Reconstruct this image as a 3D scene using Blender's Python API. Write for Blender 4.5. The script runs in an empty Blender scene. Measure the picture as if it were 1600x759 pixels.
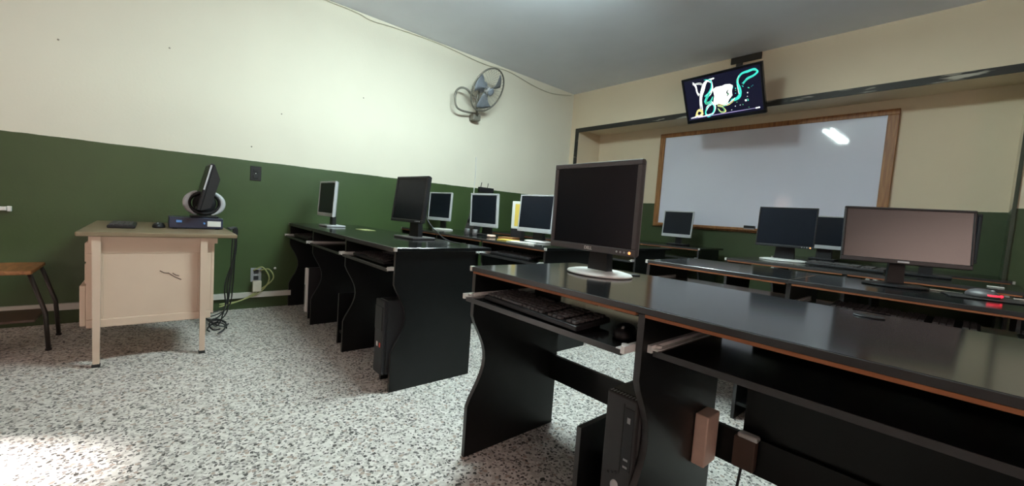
import bpy, bmesh, math, random
from mathutils import Vector, Matrix
random.seed(7)
PI = math.pi
scene = bpy.context.scene
COL = scene.collection

# ------------------------------------------------------------------ camera
YAW, PITCH, ROLL, FPX, CAMH = math.radians(48.6125), math.radians(-3.7787), math.radians(4.0922), 636.5, 0.95
def cam_axes():
    f = Vector((-math.sin(YAW)*math.cos(PITCH), math.cos(YAW)*math.cos(PITCH), math.sin(PITCH)))
    r = Vector((math.cos(YAW), math.sin(YAW), 0)); u = r.cross(f)
    return (r*math.cos(ROLL)+u*math.sin(ROLL), u*math.cos(ROLL)-r*math.sin(ROLL), f)
_r, _u, _f = cam_axes()
cam = bpy.data.cameras.new('camera'); cam_o = bpy.data.objects.new('camera', cam); COL.objects.link(cam_o)
cam.sensor_fit = 'HORIZONTAL'; cam.sensor_width = 36.0; cam.lens = 36.0*FPX/1600.0
cam.clip_start = 0.02; cam.clip_end = 100
M4 = Matrix((( _r.x,_u.x,-_f.x,0),( _r.y,_u.y,-_f.y,0),( _r.z,_u.z,-_f.z,CAMH),(0,0,0,1)))
cam_o.matrix_world = M4
scene.camera = cam_o
def hit(u, v, axis, val):
    "point of the plane axis=val seen at photo pixel (u, v)"
    d = _f + _r*((u-800)/FPX) - _u*((v-379.5)/FPX)
    o = Vector((0, 0, CAMH)); t = (val-o[axis])/d[axis]
    return o+d*t

# ------------------------------------------------------------------ world, sun, exposure
w = bpy.data.worlds.new('world'); scene.world = w; w.use_nodes = True
bg = w.node_tree.nodes['Background']; bg.inputs['Color'].default_value = (1.0, 0.72, 0.62, 1); bg.inputs['Strength'].default_value = 5.2
sun = bpy.data.lights.new('sun', 'SUN'); sun.energy = 45; sun.angle = math.radians(5); sun.color = (1.0, 0.93, 0.9)
sun_o = bpy.data.objects.new('sun', sun); COL.objects.link(sun_o)
sun_o.rotation_euler = Vector((.55, .83, -.655)).to_track_quat('-Z', 'Y').to_euler()
sun_o.location = (-2, -8, 6)
TUBE = 345.0
vs = scene.view_settings
vs.view_transform = 'Standard'; vs.look = 'None'; vs.exposure = 0.0; vs.gamma = 1.0; vs.use_curve_mapping = False

# ------------------------------------------------------------------ materials
def newmat(name):
    m = bpy.data.materials.new(name); m.use_nodes = True
    return m, m.node_tree.nodes, m.node_tree.links, m.node_tree.nodes['Principled BSDF']
def rgba(c): return (c[0], c[1], c[2], 1)
def mat(name, col, rough=.5, metal=0., spec=.5, var=.12, scale=30., bump=0., coat=0., stretch=None):
    "principled with a little procedural colour variation"
    m, N, L, B = newmat(name)
    tc = N.new('ShaderNodeTexCoord'); no = N.new('ShaderNodeTexNoise'); no.inputs['Scale'].default_value = scale
    no.inputs['Detail'].default_value = 3
    src = tc.outputs['Object']
    if stretch:
        mp = N.new('ShaderNodeMapping'); mp.inputs['Scale'].default_value = stretch; L.new(src, mp.inputs['Vector']); src = mp.outputs['Vector']
    L.new(src, no.inputs['Vector'])
    mx = N.new('ShaderNodeMix'); mx.data_type = 'RGBA'
    mx.inputs[6].default_value = rgba([c*(1-var) for c in col]); mx.inputs[7].default_value = rgba([min(1, c*(1+var)) for c in col])
    L.new(no.outputs['Fac'], mx.inputs[0]); L.new(mx.outputs[2], B.inputs['Base Color'])
    B.inputs['Roughness'].default_value = rough; B.inputs['Metallic'].default_value = metal
    B.inputs['Specular IOR Level'].default_value = spec
    if coat: B.inputs['Coat Weight'].default_value = coat; B.inputs['Coat Roughness'].default_value = .1
    if bump:
        b = N.new('ShaderNodeBump'); b.inputs['Strength'].default_value = bump; b.inputs['Distance'].default_value = .004
        L.new(no.outputs['Fac'], b.inputs['Height']); L.new(b.outputs['Normal'], B.inputs['Normal'])
    return m
def emit(name, col, s):
    m, N, L, B = newmat(name)
    B.inputs['Base Color'].default_value = rgba([c*.5 for c in col]); B.inputs['Emission Color'].default_value = rgba(col); B.inputs['Emission Strength'].default_value = s
    return m

def wall_mat(name, cream, green, zd=1.255):
    m, N, L, B = newmat(name)
    tc = N.new('ShaderNodeTexCoord'); sep = N.new('ShaderNodeSeparateXYZ'); L.new(tc.outputs['Object'], sep.inputs[0])
    n1 = N.new('ShaderNodeTexNoise'); n1.inputs['Scale'].default_value = 9; L.new(tc.outputs['Object'], n1.inputs['Vector'])
    add = N.new('ShaderNodeMath'); add.operation = 'MULTIPLY_ADD'; add.inputs[1].default_value = .010
    L.new(n1.outputs['Fac'], add.inputs[0]); L.new(sep.outputs['Z'], add.inputs[2])
    lt = N.new('ShaderNodeMath'); lt.operation = 'LESS_THAN'; lt.inputs[1].default_value = zd+.005; L.new(add.outputs[0], lt.inputs[0])
    n2 = N.new('ShaderNodeTexNoise'); n2.inputs['Scale'].default_value = 2.2; n2.inputs['Detail'].default_value = 6; L.new(tc.outputs['Object'], n2.inputs['Vector'])
    def vary(c, a):
        mx = N.new('ShaderNodeMix'); mx.data_type = 'RGBA'
        mx.inputs[6].default_value = rgba([k*(1-a) for k in c]); mx.inputs[7].default_value = rgba([min(1, k*(1+a)) for k in c])
        L.new(n2.outputs['Fac'], mx.inputs[0]); return mx.outputs[2]
    mx = N.new('ShaderNodeMix'); mx.data_type = 'RGBA'
    L.new(lt.outputs[0], mx.inputs[0]); L.new(vary(cream, .05), mx.inputs[6]); L.new(vary(green, .35), mx.inputs[7])
    L.new(mx.outputs[2], B.inputs['Base Color'])
    rr = N.new('ShaderNodeMapRange'); rr.inputs[3].default_value = .75; rr.inputs[4].default_value = .42; L.new(lt.outputs[0], rr.inputs[0]); L.new(rr.outputs[0], B.inputs['Roughness'])
    n3 = N.new('ShaderNodeTexNoise'); n3.inputs['Scale'].default_value = 60; n3.inputs['Detail'].default_value = 4; L.new(tc.outputs['Object'], n3.inputs['Vector'])
    b = N.new('ShaderNodeBump'); b.inputs['Strength'].default_value = .12; b.inputs['Distance'].default_value = .004
    L.new(n3.outputs['Fac'], b.inputs['Height']); L.new(b.outputs['Normal'], B.inputs['Normal'])
    return m

def terrazzo():
    m, N, L, B = newmat('terrazzo')
    tc = N.new('ShaderNodeTexCoord')
    nz = N.new('ShaderNodeTexNoise'); nz.inputs['Scale'].default_value = 55; L.new(tc.outputs['Object'], nz.inputs['Vector'])
    wob = N.new('ShaderNodeMix'); wob.data_type = 'RGBA'; wob.inputs[0].default_value = .018
    L.new(tc.outputs['Object'], wob.inputs[6]); L.new(nz.outputs['Color'], wob.inputs[7])
    def chips(scale, lo, hi):
        v = N.new('ShaderNodeTexVoronoi'); v.inputs['Scale'].default_value = scale; L.new(wob.outputs[2], v.inputs['Vector'])
        sp = N.new('ShaderNodeSeparateColor'); L.new(v.outputs['Color'], sp.inputs[0])
        cr = N.new('ShaderNodeMath'); cr.operation = 'LESS_THAN'; cr.inputs[1].default_value = lo; L.new(sp.outputs[0], cr.inputs[0])
        ds = N.new('ShaderNodeMath'); ds.operation = 'LESS_THAN'; ds.inputs[1].default_value = hi; L.new(v.outputs['Distance'], ds.inputs[0])
        mu = N.new('ShaderNodeMath'); mu.operation = 'MULTIPLY'; L.new(cr.outputs[0], mu.inputs[0]); L.new(ds.outputs[0], mu.inputs[1])
        return mu.outputs[0], sp
    base = N.new('ShaderNodeTexVoronoi'); base.inputs['Scale'].default_value = 75; L.new(wob.outputs[2], base.inputs['Vector'])
    bs = N.new('ShaderNodeSeparateColor'); L.new(base.outputs['Color'], bs.inputs[0])
    ramp = N.new('ShaderNodeValToRGB'); e = ramp.color_ramp.elements
    e[0].position = 0; e[0].color = (.46, .42, .385, 1); e[1].position = 1; e[1].color = (.76, .715, .675, 1)
    k = ramp.color_ramp.elements.new(.5); k.color = (.64, .60, .56, 1)
    L.new(bs.outputs[1], ramp.inputs[0])
    cur = ramp.outputs[0]
    for sc, lo, hi, col in ((70, .28, .44, (.26, .23, .215)), (105, .29, .50, (.10, .09, .085)), (60, .14, .41, (.05, .045, .04)), (55, .12, .45, (.40, .31, .26))):
        f, _ = chips(sc, lo, hi)
        mx = N.new('ShaderNodeMix'); mx.data_type = 'RGBA'; L.new(f, mx.inputs[0]); L.new(cur, mx.inputs[6]); mx.inputs[7].default_value = rgba(col)
        cur = mx.outputs[2]
    L.new(cur, B.inputs['Base Color']); B.inputs['Roughness'].default_value = .42; B.inputs['Specular IOR Level'].default_value = .35
    return m

def worn_trim():
    m, N, L, B = newmat('worn_dark_trim')
    tc = N.new('ShaderNodeTexCoord'); mp = N.new('ShaderNodeMapping'); mp.inputs['Scale'].default_value = (1.6, 8, 14); L.new(tc.outputs['Object'], mp.inputs['Vector'])
    n = N.new('ShaderNodeTexNoise'); n.inputs['Scale'].default_value = 1.6; n.inputs['Detail'].default_value = 4; L.new(mp.outputs['Vector'], n.inputs['Vector'])
    r = N.new('ShaderNodeValToRGB'); e = r.color_ramp.elements
    e[0].position = .60; e[0].color = (.022, .02, .016, 1); e[1].position = .66; e[1].color = (.42, .39, .32, 1)
    L.new(n.outputs['Fac'], r.inputs[0]); L.new(r.outputs[0], B.inputs['Base Color']); B.inputs['Roughness'].default_value = .6
    return m
def wood(name, c0, c1, sc=(40, 40, 3), rough=.45):
    m, N, L, B = newmat(name)
    tc = N.new('ShaderNodeTexCoord'); mp = N.new('ShaderNodeMapping'); mp.inputs['Scale'].default_value = sc; L.new(tc.outputs['Object'], mp.inputs['Vector'])
    n = N.new('ShaderNodeTexNoise'); n.inputs['Scale'].default_value = 1.5; n.inputs['Detail'].default_value = 5; n.inputs['Distortion'].default_value = .6; L.new(mp.outputs['Vector'], n.inputs['Vector'])
    r = N.new('ShaderNodeValToRGB'); e = r.color_ramp.elements
    e[0].position = .35; e[0].color = rgba(c0); e[1].position = .68; e[1].color = rgba(c1)
    L.new(n.outputs['Fac'], r.inputs[0]); L.new(r.outputs[0], B.inputs['Base Color']); B.inputs['Roughness'].default_value = rough
    return m

GREEN = (.038, .069, .020)
M = dict(
    wall=wall_mat('painted_wall', (.77, .735, .62), GREEN),
    wall_tan=wall_mat('tan_painted_wall', (.72, .61, .45), (.040, .060, .022)),
    wall_dim=wall_mat('darkened_unseen_wall', (.30, .22, .16), (.022, .032, .014)),  # walls out of view, colour darkened to cut bounced fill light
    ceiling=mat('ceiling_paint', (.80, .84, .92), .85, var=.05, scale=3),
    floor=terrazzo(), trim=worn_trim(),
    laminate=mat('black_laminate', (.008, .009, .010), .13, var=.25, scale=18, spec=.6),
    panel=mat('black_panel', (.006, .007, .0075), .36, var=.25, scale=14, spec=.28),
    edge=mat('dark_grey_edge', (.028, .027, .028), .38, var=.25, scale=25),
    particle=mat('exposed_chipboard', (.25, .085, .03), .7, var=.45, scale=70, stretch=(.25, 1, 1)),
    chip=mat('worn_pale_corner', (.5, .48, .45), .6, scale=90, var=.3),
    chrome=mat('slide_metal', (.76, .77, .76), .35, metal=.25, var=.15),
    plastic=mat('black_plastic', (.012, .012, .014), .45, var=.2, spec=.3),
    plastic2=mat('dark_grey_plastic', (.075, .071, .076), .42, var=.12),
    plastic3=mat('charcoal_plastic', (.026, .024, .025), .4, var=.12, spec=.32),
    silver=mat('silver_plastic', (.46, .47, .49), .35, var=.06),
    white=mat('white_plastic', (.74, .74, .72), .4, var=.05),
    grey=mat('grey_plastic', (.26, .27, .28), .45, var=.1),
    screen=mat('matte_screen', (.008, .010, .015), .25, var=.1, scale=5, spec=.14),
    screen_wide=mat('hazy_wide_screen', (.02, .017, .017), .26, var=.1, scale=5, spec=.85),
    key=mat('keycap', (.055, .051, .053), .45, var=.15),
    wood_frame=wood('orange_wood_frame', (.22, .085, .025), (.40, .18, .06)),
    seat_wood=wood('seat_wood', (.20, .075, .025), (.36, .15, .05), (6, 30, 30)),
    board=mat('whiteboard_face', (.74, .76, .88), .055, var=.03, scale=2, spec=.35),
    beige=mat('beige_enamel', (.60, .465, .36), .42, var=.08, scale=5),
    olive=mat('olive_laminate_top', (.20, .145, .085), .4, var=.2, scale=12),
    rubber=mat('rubber', (.012, .012, .012), .7),
    steel=mat('dark_steel', (.06, .055, .05), .4, metal=.6),
    navy=mat('navy_case', (.014, .02, .045), .35),
    fan_grey=mat('fan_grey', (.24, .27, .32), .4, var=.15),
    fan_steel=mat('fan_tube_steel', (.20, .19, .16), .45, metal=.2),
    cable=mat('cable_black', (.012, .012, .014), .5), cable_g=mat('cable_yellow_green', (.36, .38, .16), .5),
    cable_w=mat('cable_cream', (.55, .52, .42), .5),
    trunk=mat('trunking_white', (.56, .55, .50), .5, scale=6, var=.15),
    paper=mat('white_paper', (.74, .74, .70), .8, var=.06), yellow=mat('yellow_card', (.75, .55, .10), .7),
    pinkbox=mat('salmon_plastic', (.78, .55, .45), .5), brownbox=mat('brown_plastic', (.10, .06, .045), .5),
    red=emit('red_glow', (1, .03, .06), 1.6), amber=emit('amber_led', (1, .35, .1), 2.0),
    tube=emit('fluorescent_tube', (.80, 1.0, .98), TUBE),
    sticker_red=mat('red_sticker', (.7, .06, .03), .5), blue=mat('blue_badge', (.12, .3, .7), .4),
    nail=mat('dull_nail', (.30, .27, .22), .6),
    curtain=mat('pink_curtain', (.75, .5, .45), .9),
)

# ------------------------------------------------------------------ mesh helpers
class MB:
    def __init__(s): s.v = []; s.f = []; s.sm = []
    def _add(s, vs_, fs, smooth=False):
        o = len(s.v); s.v += [tuple(p) for p in vs_]
        for f in fs: s.f.append([i+o for i in f]); s.sm.append(smooth)
        return s
    def box(s, x0, x1, y0, y1, z0, z1, T=None):
        P = [Vector((x, y, z)) for z in (z0, z1) for y in (y0, y1) for x in (x0, x1)]
        if T is not None: P = [T @ p for p in P]
        return s._add(P, [(0, 2, 3, 1), (4, 5, 7, 6), (0, 1, 5, 4), (2, 6, 7, 3), (0, 4, 6, 2), (1, 3, 7, 5)])
    def rbox(s, x0, x1, y0, y1, z0, z1, r=.004, seg=2, T=None):
        "box with bevelled edges"
        bm = bmesh.new(); bmesh.ops.create_cube(bm, size=1)
        for v in bm.verts:
            v.co = Vector(((x0+x1)/2+v.co.x*(x1-x0), (y0+y1)/2+v.co.y*(y1-y0), (z0+z1)/2+v.co.z*(z1-z0)))
        bmesh.ops.bevel(bm, geom=bm.edges[:], offset=r, segments=seg, affect='EDGES', profile=.5)
        bm.verts.index_update()
        s._add([T @ v.co if T is not None else v.co.copy() for v in bm.verts], [[v.index for v in f.verts] for f in bm.faces]); bm.free()
        return s
    def prism(s, pts, axis, a, b, T=None):
        "polygon pts in the two other axes, extruded along axis from a to b"
        n = len(pts)
        def mk(p, t):
            q = list(p); q.insert(axis, t); q = Vector(q); return T @ q if T is not None else q
        V = [mk(p, a) for p in pts]+[mk(p, b) for p in pts]
        F = [tuple(range(n)), tuple(range(2*n-1, n-1, -1))]+[(i, i+n, (i+1) % n+n, (i+1) % n) for i in range(n)]
        return s._add(V, F)
    def tube(s, path, r, n=8, closed=False, flat=None):
        P = [Vector(p) for p in path]; m = len(P); V = []; F = []
        up = Vector((0, 0, 1)); prev = None
        for i, p in enumerate(P):
            t = (P[(i+1) % m]-P[i-1]) if closed else (P[min(i+1, m-1)]-P[max(i-1, 0)])
            t.normalize()
            if prev is None:
                a = up if abs(t.z) < .9 else Vector((1, 0, 0)); x = t.cross(a).normalized()
            else:
                x = (prev-t*prev.dot(t)).normalized()
            prev = x; y = t.cross(x); rr = r[i] if isinstance(r, (list, tuple)) else r
            for k in range(n):
                an = 2*PI*k/n; V.append(p+x*math.cos(an)*rr+y*math.sin(an)*rr)
        for i in range(m if closed else m-1):
            j = (i+1) % m
            for k in range(n): F.append((i*n+k, j*n+k, j*n+(k+1) % n, i*n+(k+1) % n))
        s._add(V, F, True)
        if not closed:
            o = len(s.v)-m*n
            s.f.append([o+k for k in range(n-1, -1, -1)]); s.sm.append(False)
            s.f.append([o+(m-1)*n+k for k in range(n)]); s.sm.append(False)
        return s
    def lathe(s, prof, n=24, T=None, sx=1, sy=1, smooth=True):
        "profile (r, z) turned about z"
        V = []; F = []; m = len(prof)
        for (r, z) in prof:
            for k in range(n):
                a = 2*PI*k/n; p = Vector((r*math.cos(a)*sx, r*math.sin(a)*sy, z)); V.append(T @ p if T is not None else p)
        for i in range(m-1):
            for k in range(n): F.append((i*n+k, i*n+(k+1) % n, (i+1)*n+(k+1) % n, (i+1)*n+k))
        s._add(V, F, smooth)
        o = len(s.v)-m*n
        s.f.append([o+k for k in range(n-1, -1, -1)]); s.sm.append(False)
        s.f.append([o+(m-1)*n+k for k in range(n)]); s.sm.append(False)
        return s
    def build(s, name, material, parent=None, kind=None):
        me = bpy.data.meshes.new(name); me.from_pydata(s.v, [], s.f)
        me.polygons.foreach_set('use_smooth', s.sm)
        bm = bmesh.new(); bm.from_mesh(me); bmesh.ops.recalc_face_normals(bm, faces=bm.faces[:]); bm.to_mesh(me); bm.free()
        me.materials.append(M[material] if isinstance(material, str) else material); me.update()
        o = bpy.data.objects.new(name, me); COL.objects.link(o)
        if parent is not None: o.parent = parent
        if kind: o['kind'] = kind
        return o
def tag(o, label, cat, group=None):
    o['label'] = label; o['category'] = cat
    if group: o['group'] = group
    return o
def thing(name, label, cat, loc=(0, 0, 0), rz=0, group=None):
    o = bpy.data.objects.new(name, None); COL.objects.link(o); o.empty_display_size = .05
    o.location = loc; o.rotation_euler = (0, 0, rz)
    return tag(o, label, cat, group)
def struct(name, mb, m, parent=None):
    o = mb.build(name, m, parent)
    if parent is None: o['kind'] = 'structure'
    return o
def bez(pts, n=8):
    "smooth path through points (Catmull-Rom)"
    P = [Vector(p) for p in pts]; P = [P[0]*2-P[1]]+P+[P[-1]*2-P[-2]]; out = []
    for i in range(1, len(P)-2):
        for k in range(n):
            t = k/n; a, b, c, d = P[i-1], P[i], P[i+1], P[i+2]
            out.append(.5*((2*b)+(c-a)*t+(2*a-5*b+4*c-d)*t*t+(3*b-a-3*c+d)*t**3))
    out.append(P[-2]); return out
def MT(loc, rx=0, ry=0, rz=0):
    return Matrix.Translation(loc) @ Matrix.Rotation(rz, 4, 'Z') @ Matrix.Rotation(ry, 4, 'Y') @ Matrix.Rotation(rx, 4, 'X')

# ------------------------------------------------------------------ the room
XL, XR, YB, YF, YN, ZC = -4.05, 2.4, -2.6, 4.564, 5.06, 2.77
ZN, XN0, XN1 = 2.255, -3.90, 0.14
struct('floor', MB().box(XL-.15, XR+.15, YB-.15, YN+.15, -.1, 0), 'floor')
struct('ceiling', MB().box(XL-.15, XR+.15, YB-.15, YN+.15, ZC, ZC+.1), 'ceiling')
struct('wall_left', MB().box(XL-.15, XL, YB-.15, YN+.15, 0, ZC), 'wall')
struct('wall_niche', MB().box(XL, XR, YN, YN+.15, 0, ZC), 'wall_tan')
wf = MB().box(XL, XR, YF, YN, ZN, ZC)
wf.box(XL, XN0, YF, YN, 0, ZN); wf.box(XN1, XR, YF, YN, 0, ZN)
struct('wall_front', wf, 'wall_tan')
# wall behind the camera with a doorway, right wall with a window
DX0, DX1, DZ = -3.77, -3.33, 2.03
wb = MB().box(XL, DX0, YB-.15, YB, 0, ZC).box(DX1, XR, YB-.15, YB, 0, ZC).box(DX0, DX1, YB-.15, YB, DZ, ZC)
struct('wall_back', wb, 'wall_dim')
WY0, WY1, WZ0, WZ1 = -2.1, 0.5, 0.95, 2.3
wr = MB().box(XR, XR+.15, YB-.15, WY0, 0, ZC).box(XR, XR+.15, WY1, YN+.15, 0, ZC).box(XR, XR+.15, WY0, WY1, 0, WZ0).box(XR, XR+.15, WY0, WY1, WZ1, ZC)
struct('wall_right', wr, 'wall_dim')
df = MB().box(DX0, DX0+.05, YB-.16, YB+.01, 0, DZ).box(DX1-.05, DX1, YB-.16, YB+.01, 0, DZ).box(DX0+.05, DX1-.05, YB-.16, YB+.01, DZ-.05, DZ)
struct('door_1', df, 'wood_frame')
win = struct('window_1', MB().box(XR+.03, XR+.09, WY0, WY0+.05, WZ0, WZ1).box(XR+.03, XR+.09, WY1-.05, WY1, WZ0, WZ1).box(XR+.03, XR+.09, WY0+.05, WY1-.05, WZ0, WZ0+.05).box(XR+.03, XR+.09, WY0+.05, WY1-.05, WZ1-.05, WZ1), 'steel')
for k in (1, 2):
    yy = WY0+(WY1-WY0)*k/3
    MB().box(XR+.04, XR+.08, yy-.02, yy+.02, WZ0+.05, WZ1-.05).build('window_mullion', 'steel', win)
# dark worn frame around the recess
t1 = MB().box(XN0-.055, XN0, YF-.012, YF-.001, 0, ZN-.045)
struct('trim_1', t1, 'trim')
struct('trim_2', MB().box(XN0-.055, XN1+.03, YF-.013, YF-.001, ZN-.045, ZN+.012), 'trim')
struct('trim_3', MB().box(XN1, XN1+.02, YF-.012, YF-.001, 0, ZN-.045), mat('dark_olive_paint', (.035, .038, .02), .6))

# ------------------------------------------------------------------ ceiling light
LX, LY0, LY1 = -1.70, 1.04, 2.24
cl = thing('ceiling_light', 'white twin-tube fluorescent batten on the ceiling over the aisle', 'ceiling light', (LX, (LY0+LY1)/2, ZC))
MB().prism([(-.055, -.05), (.055, -.05), (.055, -.088), (-.055, -.088)], 1, -.64, .64).build('housing', 'white', cl)
for e in (-.4, .4): MB().tube([(0, e, -.0005), (0, e, -.05)], .012, 8).build('hanger', 'white', cl)
for s in (-1, 1):
    t = MB().tube([(s*.04, -.585, -.125), (s*.04, .585, -.125)], .014, 10).build('fluorescent_tube', 'tube', cl)
    for e in (-1, 1):
        MB().box(s*.04-.012, s*.04+.012, e*.60-.014, e*.60+.014, -.145, -.088).build('lamp_holder', 'white', cl)

# ------------------------------------------------------------------ computer desks
PW = .018
def panel_profile():
    pts = [(0.0, .73), (.0, .56)]
    for i in range(0, 13):
        t = i/12
        z = .56-(.56-.20)*t
        pts.append((.072*math.sin(PI*min(1, max(0, t)))**1.3, z))
    pts += [(.0, .0), (.495, 0), (.495, .73)]
    out = []
    for p in pts:
        if not out or (abs(out[-1][0]-p[0])+abs(out[-1][1]-p[1])) > 1e-4: out.append(p)
    return out
PROF = panel_profile()
def edge_strip(o0, x0, x1):
    pass
def computer_desk(label, x0, n, pitch, y, group, trays=None, holders=None, chips=True, grommets=False, back=(), seams=False, worn='particle'):
    "row of n stations; x0 = left end, y = front edge; local origin at the front left floor corner"
    d = thing('computer_desk', label, 'desk', (x0, y, 0), 0, group)
    W = n*pitch
    pm = MB().prism(PROF, 0, -PW/2, PW/2)
    # thin paler front edge band follows the panel profile
    proto = None; band = None
    for k in range(n+1):
        xc = min(max(k*pitch, PW/2), W-PW/2)
        if proto is None:
            proto = pm.build('side_panel', 'panel', d); o = proto
            eb = MB(); fr = [q for q in PROF if q[0] < .2]
            for a, b in zip(fr[:-1], fr[1:]):
                eb._add([(-PW/2, a[0]-.0012, a[1]), (PW/2, a[0]-.0012, a[1]), (PW/2, b[0]-.0012, b[1]), (-PW/2, b[0]-.0012, b[1])], [(0, 1, 2, 3)])
            band = eb.build('edge_band', 'edge', o); b2 = band
        else:
            o = proto.copy(); COL.objects.link(o); b2 = band.copy(); COL.objects.link(b2); b2.parent = o
        o.parent = d; o.location = (xc, .008, 0)
    tops = []
    for (ka, kb) in ([(k, k+1) for k in range(n)] if seams else [(0, n)]):
        a, b = ka*pitch+.0008, kb*pitch-.0008
        if ka == 0: a -= .006
        if kb == n: b += .006
        top = MB().rbox(a, b, 0, .615, .7305, .75, .002, 1).build('desktop', 'laminate', d)
        tops += [top]*(kb-ka)
        MB().rbox(a, b, -.003, -.0003, .733, .7495, .001, 1).build('edge_band', 'edge', top)
        for k in range(ka, kb):
            xa, xb = max(a, k*pitch+PW/2)+.004, min(b, (k+1)*pitch-PW/2)-.004
            MB().rbox(xa, xb, -.0022, .0, .7245, .7326, .0006, 1).box(xa, xb, 0.0002, .012, .7245, .7302).build('exposed_edge', worn, top)
        if chips and ka == 0: MB().rbox(a-.0015, a+.012, -.0045, .012, .731, .7505, .001, 1).build('worn_corner', 'chip', top)
        if chips and kb == n: MB().rbox(b-.012, b+.0015, -.0045, .012, .731, .7505, .001, 1).build('worn_corner', 'chip', top)
    if seams: MB().box(pitch-.0007, pitch+.0007, .34, .46, .735, .7503).build('seam_wear', 'particle', tops[0])
    for k in range(n):
        top = tops[k]
        # cable grommet at the back of every station
        gx = (k+.5)*pitch
        if grommets: MB().lathe([(.028, .7502), (.033, .7502), (.033, .7535), (.028, .7535)], 20, MT((gx, .525, 0)), 1, .75).build('cable_grommet', 'plastic', top)
        ty, tz = (trays or [(-.03, .64)]*n)[k]
        xa, xb = k*pitch+PW/2+.014, (k+1)*pitch-PW/2-.014
        tr = MB().rbox(xa, xb, ty+.003, ty+.37, tz-.016, tz, .0015, 1).build('keyboard_tray', 'laminate', d)
        MB().rbox(xa, xb, ty, ty+.0027, tz-.016, tz, .0006, 1).build('edge_band', 'edge', tr)
        for s, xx in ((1, xa), (-1, xb)):
            xo = xx-s*.0125
            sl = MB().box(min(xo, xx-s*.001), max(xo, xx-s*.001), ty-.006, ty+.36, tz-.008, tz+.011)
            sl.box(min(xx-s*.001, xx+s*.014), max(xx-s*.001, xx+s*.014), ty-.004, ty+.30, tz+.0004, tz+.003)
            sl.lathe([(.004, 0), (.009, .001), (.009, .007), (.004, .008)], 10, MT((xx+s*.003, ty+.02, tz+.003)))
            sl.build('drawer_slide', 'chrome', tr)
        MB().box(xa-.0135, xb+.0135, .46, .476, .225, .335).build('modesty_rail', 'panel', d)
        if k in back: MB().box(xa+.085, xb+.0135, .478, .493, .28, .70).build('back_panel', 'panel', d)
        if (holders or [1]*n)[k]:
            hx = (k+1)*pitch-.195
            ch = MB().prism([(.04, 0), (.04, .345), (.36, .345), (.36, 0)], 0, hx, hx+.016).build('tower_holder_panel', 'panel', d)
            MB().box(hx+.0165, (k+1)*pitch-PW/2-.0005, .05, .36, .075, .09).build('tower_shelf', 'panel', ch)
            MB().box(hx, hx+.016, .0385, .0398, 0, .345).build('edge_band', 'edge', ch)
    return d
P3 = 2.14/3-.0005
GL, GR = 'black computer desks left of the aisle', 'black computer desks right of the aisle'
XLD = -4.048
computer_desk('three-station black computer desk left of aisle, nearest row, with white tower under it', XLD, 3, P3, .905, GL, worn='edge', trays=[(-.03, .64), (-.02, .64), (-.02, .64)])
computer_desk('three-station black desk left of aisle carrying silver monitors and papers', XLD, 3, P3, 1.985, GL)
computer_desk('bare three-station black desk left of aisle, mostly hidden behind largest black monitor', XLD, 3, P3, 3.10, GL)
computer_desk('three-station black desk left of aisle standing below the whiteboard', XLD, 3, P3, 4.30, GL)
computer_desk('two-station black desk in the right foreground with keyboard and tower', -1.25, 2, .72, .908, GR, trays=[(-.035, .64), (.035, .64)], grommets=True, back=(1,))
computer_desk('two-station black desk right of aisle holding wide screen and glowing mouse', -1.27, 2, .72, 2.19, GR, seams=True)
computer_desk('two-station black desk right of aisle, third row from camera', -1.25, 2, .72, 3.29, GR)
computer_desk('two-station black desk right of aisle, farthest row by the recessed wall', -1.25, 2, .72, 4.36, GR)
ZD = .7512

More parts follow.
